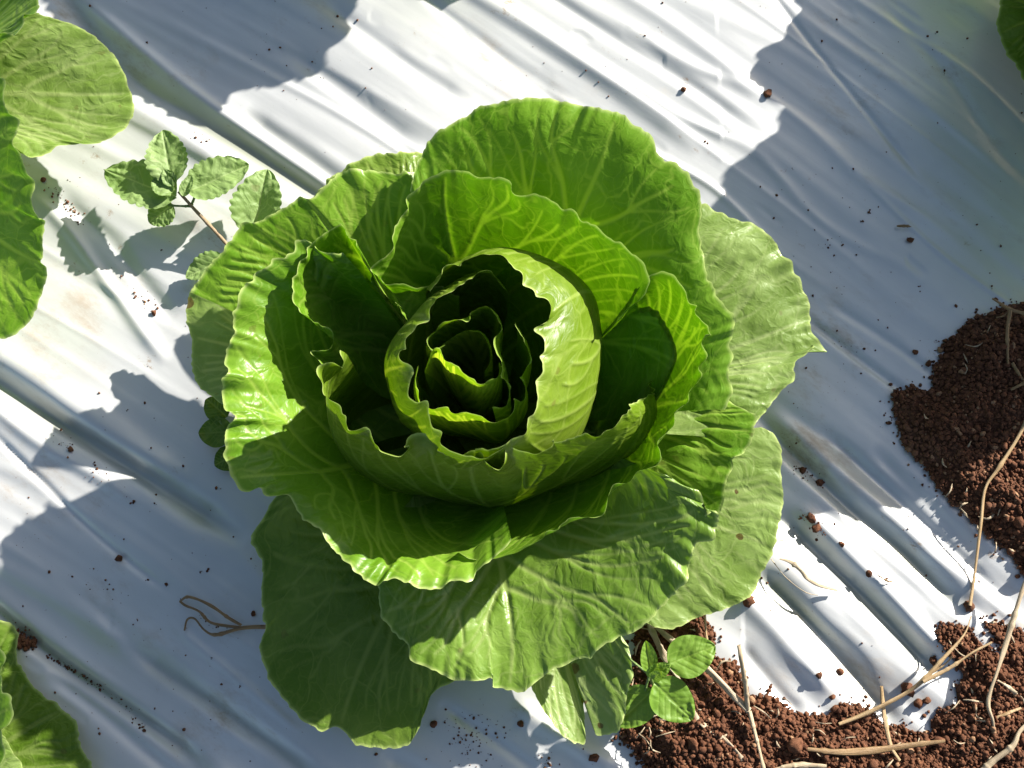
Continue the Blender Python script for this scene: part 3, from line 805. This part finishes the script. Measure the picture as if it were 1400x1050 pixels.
add([(870, 400), (885, 380), (898, 370), (913, 371), (926, 383), (934, 398), (939, 413), (954, 417), (958, 429), (970, 445), (975, 460), (964, 459), (957, 471), (964, 488), (954, 501), (954, 524), (938, 537), (936, 548), (921, 563), (920, 583), (898, 596), (904, 620), (897, 631), (871, 640), (860, 657), (838, 664), (833, 677), (824, 702), (800, 705), (772, 714), (766, 726), (747, 727), (742, 738), (726, 746), (700, 761), (650, 766), (625, 755)],
    [0.112, 0.115, 0.114, 0.112, 0.108, 0.104, 0.10, 0.096, 0.09, 0.088], (0.75, 0.05, 1.0, 0.60), mid=0.38, seed=27, mat=M_MID, ruf=0.0012, bl=0.0010, nu=360, nv=110, decay=0.008)
# wrapper leaf in front of the heart
add([(475, 480), (470, 505), (456, 497), (443, 496), (434, 502), (438, 522), (443, 541), (463, 555), (464, 570), (474, 586), (482, 588), (498, 586), (505, 599), (528, 611), (559, 622), (567, 616), (573, 603), (585, 606), (593, 621), (622, 629), (648, 618), (660, 631), (682, 643), (692, 634), (693, 612), (711, 614), (728, 616), (747, 610), (752, 597), (763, 599), (786, 599), (800, 591), (815, 592), (838, 580), (855, 567), (871, 560), (883, 544), (890, 534), (886, 520)],
    [0.118, 0.122, 0.122, 0.12, 0.12, 0.12, 0.12, 0.12, 0.119, 0.118, 0.116, 0.07], CUP, mid=0.48, seed=31, bul=[0.7, 0.8, 0.95, 1, 1, 1, 0.95, 0.85, 0.7], mat=M_HRT, ruf=0.0019, teeth=0.0004, bl=0.0012, wav=0.014, nu=380, nv=110, decay=0.006)
# heart
add([(590, 400), (611, 368), (631, 367), (637, 360), (654, 352), (667, 349), (683, 350), (695, 361), (701, 368), (711, 376), (714, 391), (729, 398), (734, 407), (749, 413), (751, 430), (747, 440), (730, 450), (742, 463), (743, 479), (737, 489), (740, 507), (731, 522), (734, 546), (730, 564), (721, 572), (718, 589), (703, 598), (680, 612), (650, 618)],
    [0.124, 0.128, 0.128, 0.127, 0.129, 0.128, 0.122], BALL, mid=0.5, nlat=4, seed=32, bul=[0.9, 0.95, 1.1, 1.45, 1.72, 1.7, 1.25, 0.75], mat=M_HRT, ruf=0.0008, teeth=0.0003, wav=0.012, bl=0.0009, smooth=0.08, nu=340, nv=100, decay=0.006)
add([(690, 395), (677, 378), (670, 370), (657, 372), (644, 378), (631, 389), (616, 402), (598, 409), (590, 422), (587, 438), (572, 443), (567, 451), (557, 463), (557, 478), (549, 482), (551, 494), (563, 505), (562, 525), (559, 540), (569, 551), (585, 547), (587, 564), (592, 584), (605, 590), (604, 607), (630, 620), (660, 622), (690, 610)],
    [0.122, 0.126, 0.128, 0.13, 0.13, 0.128, 0.122], (1.1, 0.02, 1.75, 0.72), mid=0.5, seed=33, bul=[0.8, 1, 1.1, 1.1, 1, 0.85, 0.65], mat=M_HRT, ruf=0.0008, teeth=0.0003, wav=0.012, bl=0.0010, nu=340, nv=100, decay=0.006)
add([(608, 470), (594, 480), (585, 469), (588, 458), (608, 445), (621, 435), (639, 438), (647, 425), (664, 418), (677, 430), (685, 448), (675, 463), (678, 480), (688, 494), (689, 515), (694, 538), (690, 552), (675, 560)],
    [0.117, 0.119, 0.119, 0.117, 0.116], (0.9, 0.02, 1.6, 0.62), mid=0.5, seed=34, mat=M_CORE, ruf=0.0009, teeth=0.0003, wav=0.011, bl=0.0006, decay=0.005)
add([(572, 500), (567, 520), (572, 540), (586, 557), (611, 555), (621, 560), (639, 560), (659, 566), (672, 574), (685, 571), (698, 561), (701, 544), (713, 546), (720, 533), (718, 520), (708, 517), (713, 505), (725, 484), (719, 463), (705, 440)],
    [0.116, 0.12, 0.121, 0.122, 0.12], (0.9, 0.02, 1.35, 0.62), mid=0.5, seed=35, mat=M_CORE, ruf=0.0009, teeth=0.0003, wav=0.011, bl=0.0006, decay=0.005)
add([(585, 500), (592, 482), (600, 477), (606, 486), (613, 495), (629, 505), (644, 517), (654, 525), (667, 524), (682, 515), (684, 495)],
    [0.117, 0.123, 0.119, 0.116, 0.113], (0.8, 0.02, 1.5, 0.62), mid=0.4, seed=36, mat=M_CORE, ruf=0.0005, bl=0.0005, decay=0.004)
add([(610, 500), (606, 480), (616, 465), (636, 455), (656, 452), (668, 466), (672, 490), (664, 508)],
    [0.102, 0.106, 0.106, 0.102], (0.8, 0.02, 1.5, 0.7), mid=0.5, seed=37, mat=M_CORE, ruf=0.0008, bl=0.0005, decay=0.004)
sv, sf, suv = tube([(0, 0, -0.012), (0.0004, 0, 0.01), (0, 0.0004, 0.03)], [0.011, 0.012, 0.010], 14)
link('stem', quick_mesh('stem', sv, sf, M_GSTEM, True, suv), main)
main_leaves = [o for o in main.children if o.name.startswith('leaf')]

# ------------------------------------------------------------------ neighbouring lettuces
def neighbour(px, py, label, rotz, scale, keep):
    root = P(px, py, 0)[:2]
    e = lettuce(root, label)
    for i in keep:
        src = main_leaves[i]
        o = src.copy(); C.objects.link(o); o.parent = e
        o.rotation_euler = (0, 0, rotz); o.scale = (scale,) * 3
    return e, root
ALL = list(range(len(main_leaves)))
e, r = neighbour(-205, 170, 'lettuce at the upper left edge with a pale broad leaf', 2.2, 0.55, [0, 1, 6, 7, 8, 9, 10, 12, 14, 15, 16])
def addn(e, r, rim, h, prof, **kw):
    link('leaf', leaf_mesh(r, H(rim, h), prof, **kw), e)
addn(e, r, [(-20, 40), (10, 22), (31, 20), (51, 19), (77, 26), (100, 33), (123, 46), (146, 63), (160, 83), (174, 109), (183, 137), (180, 160), (160, 183), (129, 197), (100, 197), (80, 200), (60, 211), (43, 216), (28, 206), (0, 190)],
     [0.05, 0.045, 0.042, 0.035, 0.03, 0.03, 0.035, 0.04], FLAT, mid=0.5, seed=41, mat=M_PALE, ruf=0.0006, bl=0.0008)
addn(e, r, [(-40, 110), (3, 106), (5, 130), (11, 151), (29, 166), (21, 194), (29, 211), (37, 237), (47, 251), (43, 277), (51, 300), (60, 306), (57, 354), (66, 366), (61, 391), (49, 423), (37, 443), (17, 460), (0, 462), (-40, 450), (-80, 420)],
     [0.07, 0.07, 0.07, 0.065, 0.06, 0.055, 0.05], OPEN, mid=0.6, seed=42, mat=M_MID, ruf=0.0008, bl=0.0009)
addn(e, r, [(30, -60), (50, -20), (53, 0), (51, 17), (33, 20), (33, 34), (21, 50), (6, 44), (-15, 50), (-60, 60)],
     [0.07, 0.08, 0.08, 0.08], OPEN, mid=0.4, seed=43, mat=M_MID, ruf=0.0014, bl=0.0014)
e, r = neighbour(-190, 1120, 'lettuce at the lower left corner showing dark shaded leaves', 0.6, 0.55, [1, 6, 7, 8, 9, 10, 12, 14, 15, 16])
addn(e, r, [(-60, 850), (-20, 845), (0, 848), (14, 853), (23, 864), (22, 885), (25, 905), (31, 913), (40, 928), (57, 947), (75, 962), (91, 976), (106, 993), (110, 1021), (126, 1048), (128, 1090), (90, 1150)],
     [0.012, 0.010, 0.009, 0.008, 0.008, 0.008], FLAT, base_z=0.012, mid=0.55, seed=44, mat=M_OUT, ruf=0.0010)
addn(e, r, [(-40, 870), (-4, 878), (2, 892), (5, 906), (0, 924), (0, 946), (9, 957), (13, 975), (10, 990), (0, 998), (3, 1015), (0, 1040), (-40, 1080)],
     [0.07, 0.07, 0.068, 0.06], OPEN, mid=0.5, seed=45, mat=M_MID, ruf=0.0010)
e, r = neighbour(1600, 0, 'lettuce at the upper right corner, only a dark leaf edge showing', 3.3, 1.1, [6, 8, 9, 10, 11, 12, 13, 14, 15, 16, 17])
addn(e, r, [(1400, -80), (1380, -30), (1369, 0), (1363, 35), (1376, 71), (1388, 86), (1400, 106), (1440, 150)],
     [0.03, 0.025, 0.025, 0.03], FLAT, mid=0.5, seed=46, mat=M_OUT, ruf=0.0008)
e, r = neighbour(645, -300, 'lettuce just beyond the top edge whose shadow falls on the film', 1.1, 1.0, [6, 7, 8, 9, 10, 11, 12, 13, 14, 15, 16, 17])

# ------------------------------------------------------------------ weeds
def blade(base, tip, width, up=0.0, fold=0.25, curl=0.0, ser=7, seramp=0.06, mat=None, seed=1, shape=0.75, nu=33, nv=64):
    """ovate toothed leaf blade from base to tip (world points)"""
    b = np.array(base, float); t = np.array(tip, float); d = t - b; L = np.linalg.norm(d); d /= L
    side = np.cross(d, [0, 0, 1.0]); side /= np.linalg.norm(side); nrm = np.cross(side, d)
    v = np.linspace(0, 1, nv); s = np.linspace(-1, 1, nu)
    prof = np.sin(np.pi * v ** shape) ** 0.6
    prof = np.maximum(prof, 0.03)
    tooth = 1 + seramp * (np.abs(np.sin(np.pi * (v ** 0.9) * ser + 0.6 * np.sin(7 * v + seed))) - 0.6) * np.clip(np.sin(np.pi * v) * 3, 0, 1)
    w = width / 2 * prof * tooth
    SS, VV = np.meshgrid(s, v, indexing='ij')
    X_ = SS * w[None, :]
    ZZ = fold * np.abs(X_) + curl * L * (-(VV - 0.45) ** 2 * 2 + 0.3) + up * L * np.sin(np.pi * VV)
    ZZ = ZZ + width * 0.035 * fbm(SS * 2.2 + seed, VV * 5, seed, 2) + width * 0.012 * np.sin(VV * ser * 6.283) * np.abs(SS) ** 2 + width * 0.10 * fbm(SS * 1.3 + 3 * seed, VV * 2.5, seed + 8, 2)
    G = b + d * (VV * L)[..., None] + side * X_[..., None] + nrm * ZZ[..., None]
    vein = np.exp(-(np.abs(X_) / (0.0006)) ** 2)
    for k in range(1, 6):
        for sg in (-1, 1):
            ln = (VV - (k / 6.5 - 0.02)) * L - np.abs(X_) * 0.9
            vein = np.maximum(vein, np.where(X_ * sg >= 0, 0.75 * np.exp(-(ln / 0.00045) ** 2), 0))
    G = G - nrm * (vein * width * 0.018)[..., None]
    return G.reshape(-1, 3), grid_faces(nu, nv), np.stack([X_.ravel(), (VV * L).ravel()], 1) + seed * 0.21, vein.ravel()

def weed_leaf(e, org, base, tip, width, mat, **kw):
    V, F, uv, vein = blade(P(*base), P(*tip), width, mat=mat, **kw)
    z = np.zeros(len(V))
    return link('leaf', quick_mesh('leaf', V - org, F, mat, True, uv, {'vein': vein * 0.8, 'rim': z, 'base': z}), e)
def weed_stem(e, org, pts, rad, mat, name='stem'):
    v, f, tuv = tube([P(*p) for p in pts], rad, 8)
    return link(name, quick_mesh(name, v - org, f, mat, True, tuv), e)
def plant(px, py, label, cat='weed', name='weed'):
    e = bpy.data.objects.new(name, None); C.objects.link(e)
    p = P(px, py, 0.0); e.location = p; e.empty_display_size = 0.01
    tag(e, label, cat)
    return e, p

e, org = plant(360, 400, 'small weed with toothed grey-green leaves on a brown stem beside the lettuce')
weed_stem(e, org, [(372, 410, 0.0023), (312, 336, 0.0128), (268, 288, 0.0209), (244, 262, 0.0255)], [0.0016, 0.0013, 0.0011, 0.0009], M_WSTEM)
weed_stem(e, org, [(262, 282, 0.0215), (238, 281, 0.0209), (226, 278, 0.0209)], [0.0008, 0.0006], M_GSTEM, 'petiole')
weed_stem(e, org, [(262, 280, 0.0220), (266, 270, 0.0232), (268, 264, 0.0244)], [0.0008, 0.0006], M_GSTEM, 'petiole')
weed_leaf(e, org, (236, 250, 0.0261), (222, 178, 0.0278), 0.023, M_WEED, fold=0.35, seed=3, ser=8, seramp=0.10)
weed_leaf(e, org, (256, 262, 0.0249), (340, 224, 0.0232), 0.024, M_WEED, fold=0.22, seed=4, ser=8, seramp=0.10)
weed_leaf(e, org, (240, 268, 0.0244), (142, 232, 0.0197), 0.027, M_WEED, fold=0.15, seed=5, ser=9, seramp=0.12)
weed_leaf(e, org, (236, 280, 0.0209), (203, 304, 0.0174), 0.017, M_WEED, fold=0.12, seed=6, ser=7, seramp=0.12)
weed_leaf(e, org, (238, 254, 0.0267), (224, 232, 0.0284), 0.008, M_WEED, fold=0.4, seed=7, ser=4)
weed_leaf(e, org, (236, 262, 0.0267), (208, 246, 0.0267), 0.012, M_WEED, fold=0.4, seed=8, ser=5)
weed_leaf(e, org, (250, 268, 0.0255), (262, 240, 0.0273), 0.007, M_WEED, fold=0.4, seed=9, ser=4)
weed_leaf(e, org, (345, 322, 0.0151), (366, 232, 0.0197), 0.028, M_WEED, fold=0.45, seed=10, ser=8, seramp=0.10)
weed_leaf(e, org, (306, 352, 0.0116), (254, 380, 0.0093), 0.015, M_WEED, fold=0.2, seed=11, ser=7, seramp=0.10)
e, org = plant(330, 610, 'low weed with small dark round leaves under the left side of the lettuce')
weed_stem(e, org, [(350, 600, 0.002), (310, 585, 0.012), (300, 575, 0.014)], [0.0009, 0.0006], M_GSTEM)
weed_leaf(e, org, (318, 590, 0.014), (271, 592, 0.014), 0.017, M_OUT, fold=0.1, seed=12, ser=3, seramp=0.02, shape=0.85)
weed_leaf(e, org, (310, 570, 0.013), (282, 545, 0.013), 0.014, M_OUT, fold=0.1, seed=13, ser=3, seramp=0.02, shape=0.85)
weed_leaf(e, org, (325, 620, 0.010), (293, 636, 0.010), 0.014, M_OUT, fold=0.1, seed=14, ser=3, seramp=0.02, shape=0.85)

e, org = plant(886, 935, 'small bright green seedling weed on the soil below the lettuce')
weed_stem(e, org, [(905, 960, 0.004), (895, 940, 0.016), (888, 922, 0.026)], [0.0010, 0.0008], M_GSTEM)
weed_stem(e, org, [(888, 922, 0.026), (872, 910, 0.025), (862, 902, 0.024)], [0.0008, 0.0006], M_GSTEM, 'petiole')
weed_stem(e, org, [(888, 924, 0.026), (884, 936, 0.024), (882, 946, 0.022)], [0.0008, 0.0006], M_GSTEM, 'petiole')
weed_leaf(e, org, (914, 908, 0.027), (978, 883, 0.027), 0.021, M_CHICK, fold=0.12, seed=21, ser=2, seramp=0.0)
weed_leaf(e, org, (894, 933, 0.026), (946, 984, 0.020), 0.021, M_CHICK, fold=0.10, seed=22, ser=2, seramp=0.0)
weed_leaf(e, org, (892, 944, 0.023), (841, 992, 0.018), 0.019, M_CHICK, fold=0.12, seed=23, ser=2, seramp=0.0)
weed_leaf(e, org, (889, 918, 0.027), (883, 876, 0.034), 0.0085, M_CHICK, fold=0.4, seed=24, ser=2, seramp=0.0)
weed_leaf(e, org, (890, 924, 0.029), (917, 908, 0.033), 0.008, M_CHICK, fold=0.5, seed=25, ser=2, seramp=0.0)
weed_leaf(e, org, (892, 928, 0.030), (905, 918, 0.036), 0.006, M_CHICK, fold=0.5, seed=26, ser=2, seramp=0.0)
weed_leaf(e, org, (888, 926, 0.029), (900, 906, 0.035), 0.006, M_CHICK, fold=0.5, seed=27, ser=2, seramp=0.0)

# ------------------------------------------------------------------ straw
def straw(pts, rad, label, mat=None, flat=0.55, seed=0, name='straw', branches=(), cat='straw', n=8):
    p0 = P(pts[0][0], pts[0][1], 0)
    W = []
    for q in pts:
        W.append(P(q[0], q[1], q[2] + film_z(q[0], q[1])))
    v, f, tuv = tube(W, [r * 0.00029 for r in rad], n, flat, seed)
    o = link(name, quick_mesh(name, v - p0, f, mat or M_STRAW, True, tuv), None, p0)
    tag(o, label, cat)
    for bpts, brad in branches:
        W = [P(q[0], q[1], q[2] + film_z(q[0], q[1])) for q in bpts]
        v, f, tuv = tube(W, [r * 0.00029 for r in brad], n, flat, seed + 3)
        link('branch', quick_mesh('branch', v - p0, f, mat or M_STRAW, True, tuv), o)
    return o
straw([(1412, 545, .014), (1396, 590, .014), (1365, 640, .012), (1347, 668, .011), (1341, 715, .009), (1333, 780, .007), (1326, 828, .004)], [2.5, 4, 4, 3.5, 4, 3, 3.5], 'long thin straw hanging down the right edge from the shaded soil', seed=1)
straw([(1408, 780, .016), (1396, 812, .016), (1384, 850, .016), (1366, 910, .015), (1351, 958, .013), (1357, 985, .012), (1359, 1002, .010)], [3.5, 3.5, 4, 4.5, 4.5, 3.5, 2], 'pale straw with a kink standing over the soil at far right', M_STRAW2, seed=2)
straw([(1147, 990, .011), (1185, 975, .011), (1235, 950, .011), (1262, 930, .012), (1290, 900, .013), (1318, 868, .012), (1328, 842, .010)], [2.5, 5, 5, 5, 4, 3, 1.5], 'forked straw lying across the film and soil at bottom right', seed=3,
      branches=[([(1262, 932, .013), (1300, 912, .014), (1330, 892, .014), (1356, 878, .012)], [4, 3.5, 3, 2]), ([(1270, 922, .013), (1292, 908, .014), (1302, 897, .016)], [2.5, 2, 1.5])])
straw([(1205, 938, .009), (1207, 962, .010), (1211, 990, .011), (1218, 1020, .011), (1230, 1040, .010)], [3, 3.5, 3.5, 3, 3], 'short upright straw crossing under the forked straw', seed=4)
straw([(1104, 1024, .011), (1150, 1028, .011), (1200, 1025, .012), (1250, 1018, .012), (1292, 1013, .011)], [3, 6, 7, 6, 3], 'flat dirty straw strip half sunk in the bottom soil', M_ROOT, flat=0.3, seed=5)
straw([(898, 858, .012), (925, 880, .013), (962, 910, .014), (1000, 948, .013), (1024, 972, .012)], [4, 7, 8, 7, 7], 'thick pale hollow straw stalk emerging under the seedling weed', M_STRAW2, flat=0.6, seed=6,
      branches=[([(1025, 972, .013), (1032, 1000, .013), (1040, 1032, .012), (1046, 1062, .011)], [5, 4, 3.5, 3.5]), ([(1022, 970, .013), (1018, 930, .016), (1010, 882, .020)], [4.5, 4.5, 4])])
straw([(944, 965, .010), (958, 988, .010), (990, 1012, .010), (1030, 1055, .010)], [3, 6, 5.5, 5], 'flattened grey-brown straw on soil below the seedling weed', M_STRAW2, flat=0.3, seed=7)
straw([(886, 848, .011), (900, 880, .012), (914, 906, .012), (930, 930, .010)], [6, 7, 6, 3], 'short broad dry leaf blade under the lettuce beside the seedling', M_STRAW2, flat=0.25, seed=8)
straw([(964, 838, .010), (965, 858, .011), (967, 880, .010)], [2.5, 2.5, 2], 'thin upright straw bit under the lower right lettuce leaf', seed=9)
straw([(1066, 764, .004), (1082, 769, .006), (1096, 781, .007), (1104, 791, .006), (1120, 800, .006), (1145, 807, .004)], [2, 3.5, 3, 3.5, 3, 2.5], 'twisted pale straw curl on the film beside the lower right leaf', M_STRAW2, flat=0.4, seed=10)
straw([(1054, 764, .002), (1075, 790, .005), (1100, 809, .006), (1118, 814, .003)], [0.8, 0.8, 0.8, 0.6], 'hair-thin fibre curving on the film below the twisted straw', M_STRAW2, flat=1, seed=11, name='fibre', cat='fibre')
straw([(1060, 1052, .010), (1090, 1046, .011), (1130, 1048, .010)], [4, 6, 4], 'blunt pale straw piece at the bottom edge of the soil', M_STRAW2, flat=0.5, seed=12)
straw([(1335, 1060, .010), (1358, 1040, .012), (1384, 1020, .013), (1394, 1000, .014), (1410, 985, .013)], [5, 5.5, 5.5, 4, 4], 'bent straw in the bottom right corner on the soil', M_STRAW2, seed=13)
straw([(1362, 982, .010), (1378, 975, .011), (1396, 968, .010)], [3, 3, 2], 'small straw chip near the right edge above the bottom corner', seed=14)
straw([(1364, 930, .010), (1377, 938, .012), (1390, 949, .010)], [2.5, 3.5, 3], 'short curved straw chip on soil right of the kinked straw', M_STRAW2, seed=15)
straw([(1357, 408, .012), (1370, 416, .014), (1381, 423, .015), (1405, 430, .014)], [2, 3, 3.5, 3], 'brown twig on top of the shaded soil heap at the right edge', M_ROOT, flat=0.9, seed=16, name='twig', cat='twig',
      branches=[([(1381, 424, .015), (1377, 455, .014), (1378, 498, .012)], [3.5, 3.5, 2]), ([(1380, 424, .014), (1372, 432, .013), (1362, 434, .012)], [1.5, 1.5, 1])])
straw([(1384, 496, .012), (1392, 510, .012), (1402, 526, .012)], [3, 3.5, 3], 'dull root piece on the shaded soil heap, lower of the two', M_ROOT, flat=0.9, seed=17, name='root', cat='root',
      branches=[([(1382, 533, .012), (1392, 528, .013), (1404, 522, .013)], [2, 3, 3])])
straw([(246, 822, .003), (258, 816, .006), (285, 826, .008), (310, 843, .008), (330, 855, .007)], [2, 2.5, 3, 3, 2.5], 'looped brown dry root on shaded film beside the bottom left leaf', M_ROOT, flat=0.8, seed=18, name='root', cat='root',
      branches=[([(246, 822, .003), (254, 828, .004), (272, 836, .005), (290, 852, .006), (330, 858, .006)], [2, 3, 3, 2.5]), ([(252, 862, .002), (256, 847, .004), (266, 846, .005), (280, 862, .006), (296, 868, .006), (330, 859, .006), (362, 857, .007), (392, 856, .01)], [1.5, 2, 2.5, 3.5, 4, 4, 4, 3.5])])
straw([(1200, 786, .002), (1212, 794, .003), (1220, 795, .002)], [1.5, 2.5, 1.5], 'tiny brown straw splinter on the bright film folds at right', M_ROOT, seed=19)
straw([(1226, 309, .002), (1240, 309, .003), (1246, 310, .002)], [2, 3, 1], 'small brown straw splinter on shaded film right of lettuce', M_ROOT, seed=20)

# chaff: broken straw fibres too small to count, lying on the soil
def chaff(poly_px, n, zone):
    V = []; F = []; U = []; o = 0; k = 0
    poly = poly_px
    while k < n:
        px = rng.uniform(zone[0], zone[2]); py = rng.uniform(zone[1], zone[3])
        if not in_poly(np.array([px]), np.array([py]), poly)[0]: continue
        L_ = rng.uniform(6, 30); a = rng.uniform(0, math.pi); b = a + rng.normal(0, 0.5)
        z0 = film_z(px, py) + rng.uniform(0.006, 0.011)
        pts = [P(px, py, z0), P(px + L_ * 0.5 * math.cos(a), py + L_ * 0.5 * math.sin(a), z0 + 0.0015), P(px + L_ * 0.5 * (math.cos(a) + math.cos(b)), py + L_ * 0.5 * (math.sin(a) + math.sin(b)), z0 - 0.0005)]
        v, f, uv = tube(pts, [0.0002, rng.uniform(0.0003, 0.0007), 0.0002], 6, 0.4, k, 10)
        V.append(v); F.append(f + o); U.append(uv); o += len(v); k += 1
    return np.vstack(V), np.vstack(F), np.vstack(U)
a = chaff(SOIL_B, 75, (850, 850, 1400, 1050)); b = chaff(SOIL_A, 22, (1220, 420, 1400, 780))
me = quick_mesh('straw_chaff', np.vstack([a[0], b[0]]), np.vstack([a[1], b[1] + len(a[0])]), M_STRAW2, True, np.vstack([a[2], b[2]]))
o = link('straw_chaff', me); o['kind'] = 'stuff'; o['label'] = 'fine broken straw fibres strewn over the brown soil'; o['category'] = 'chaff'
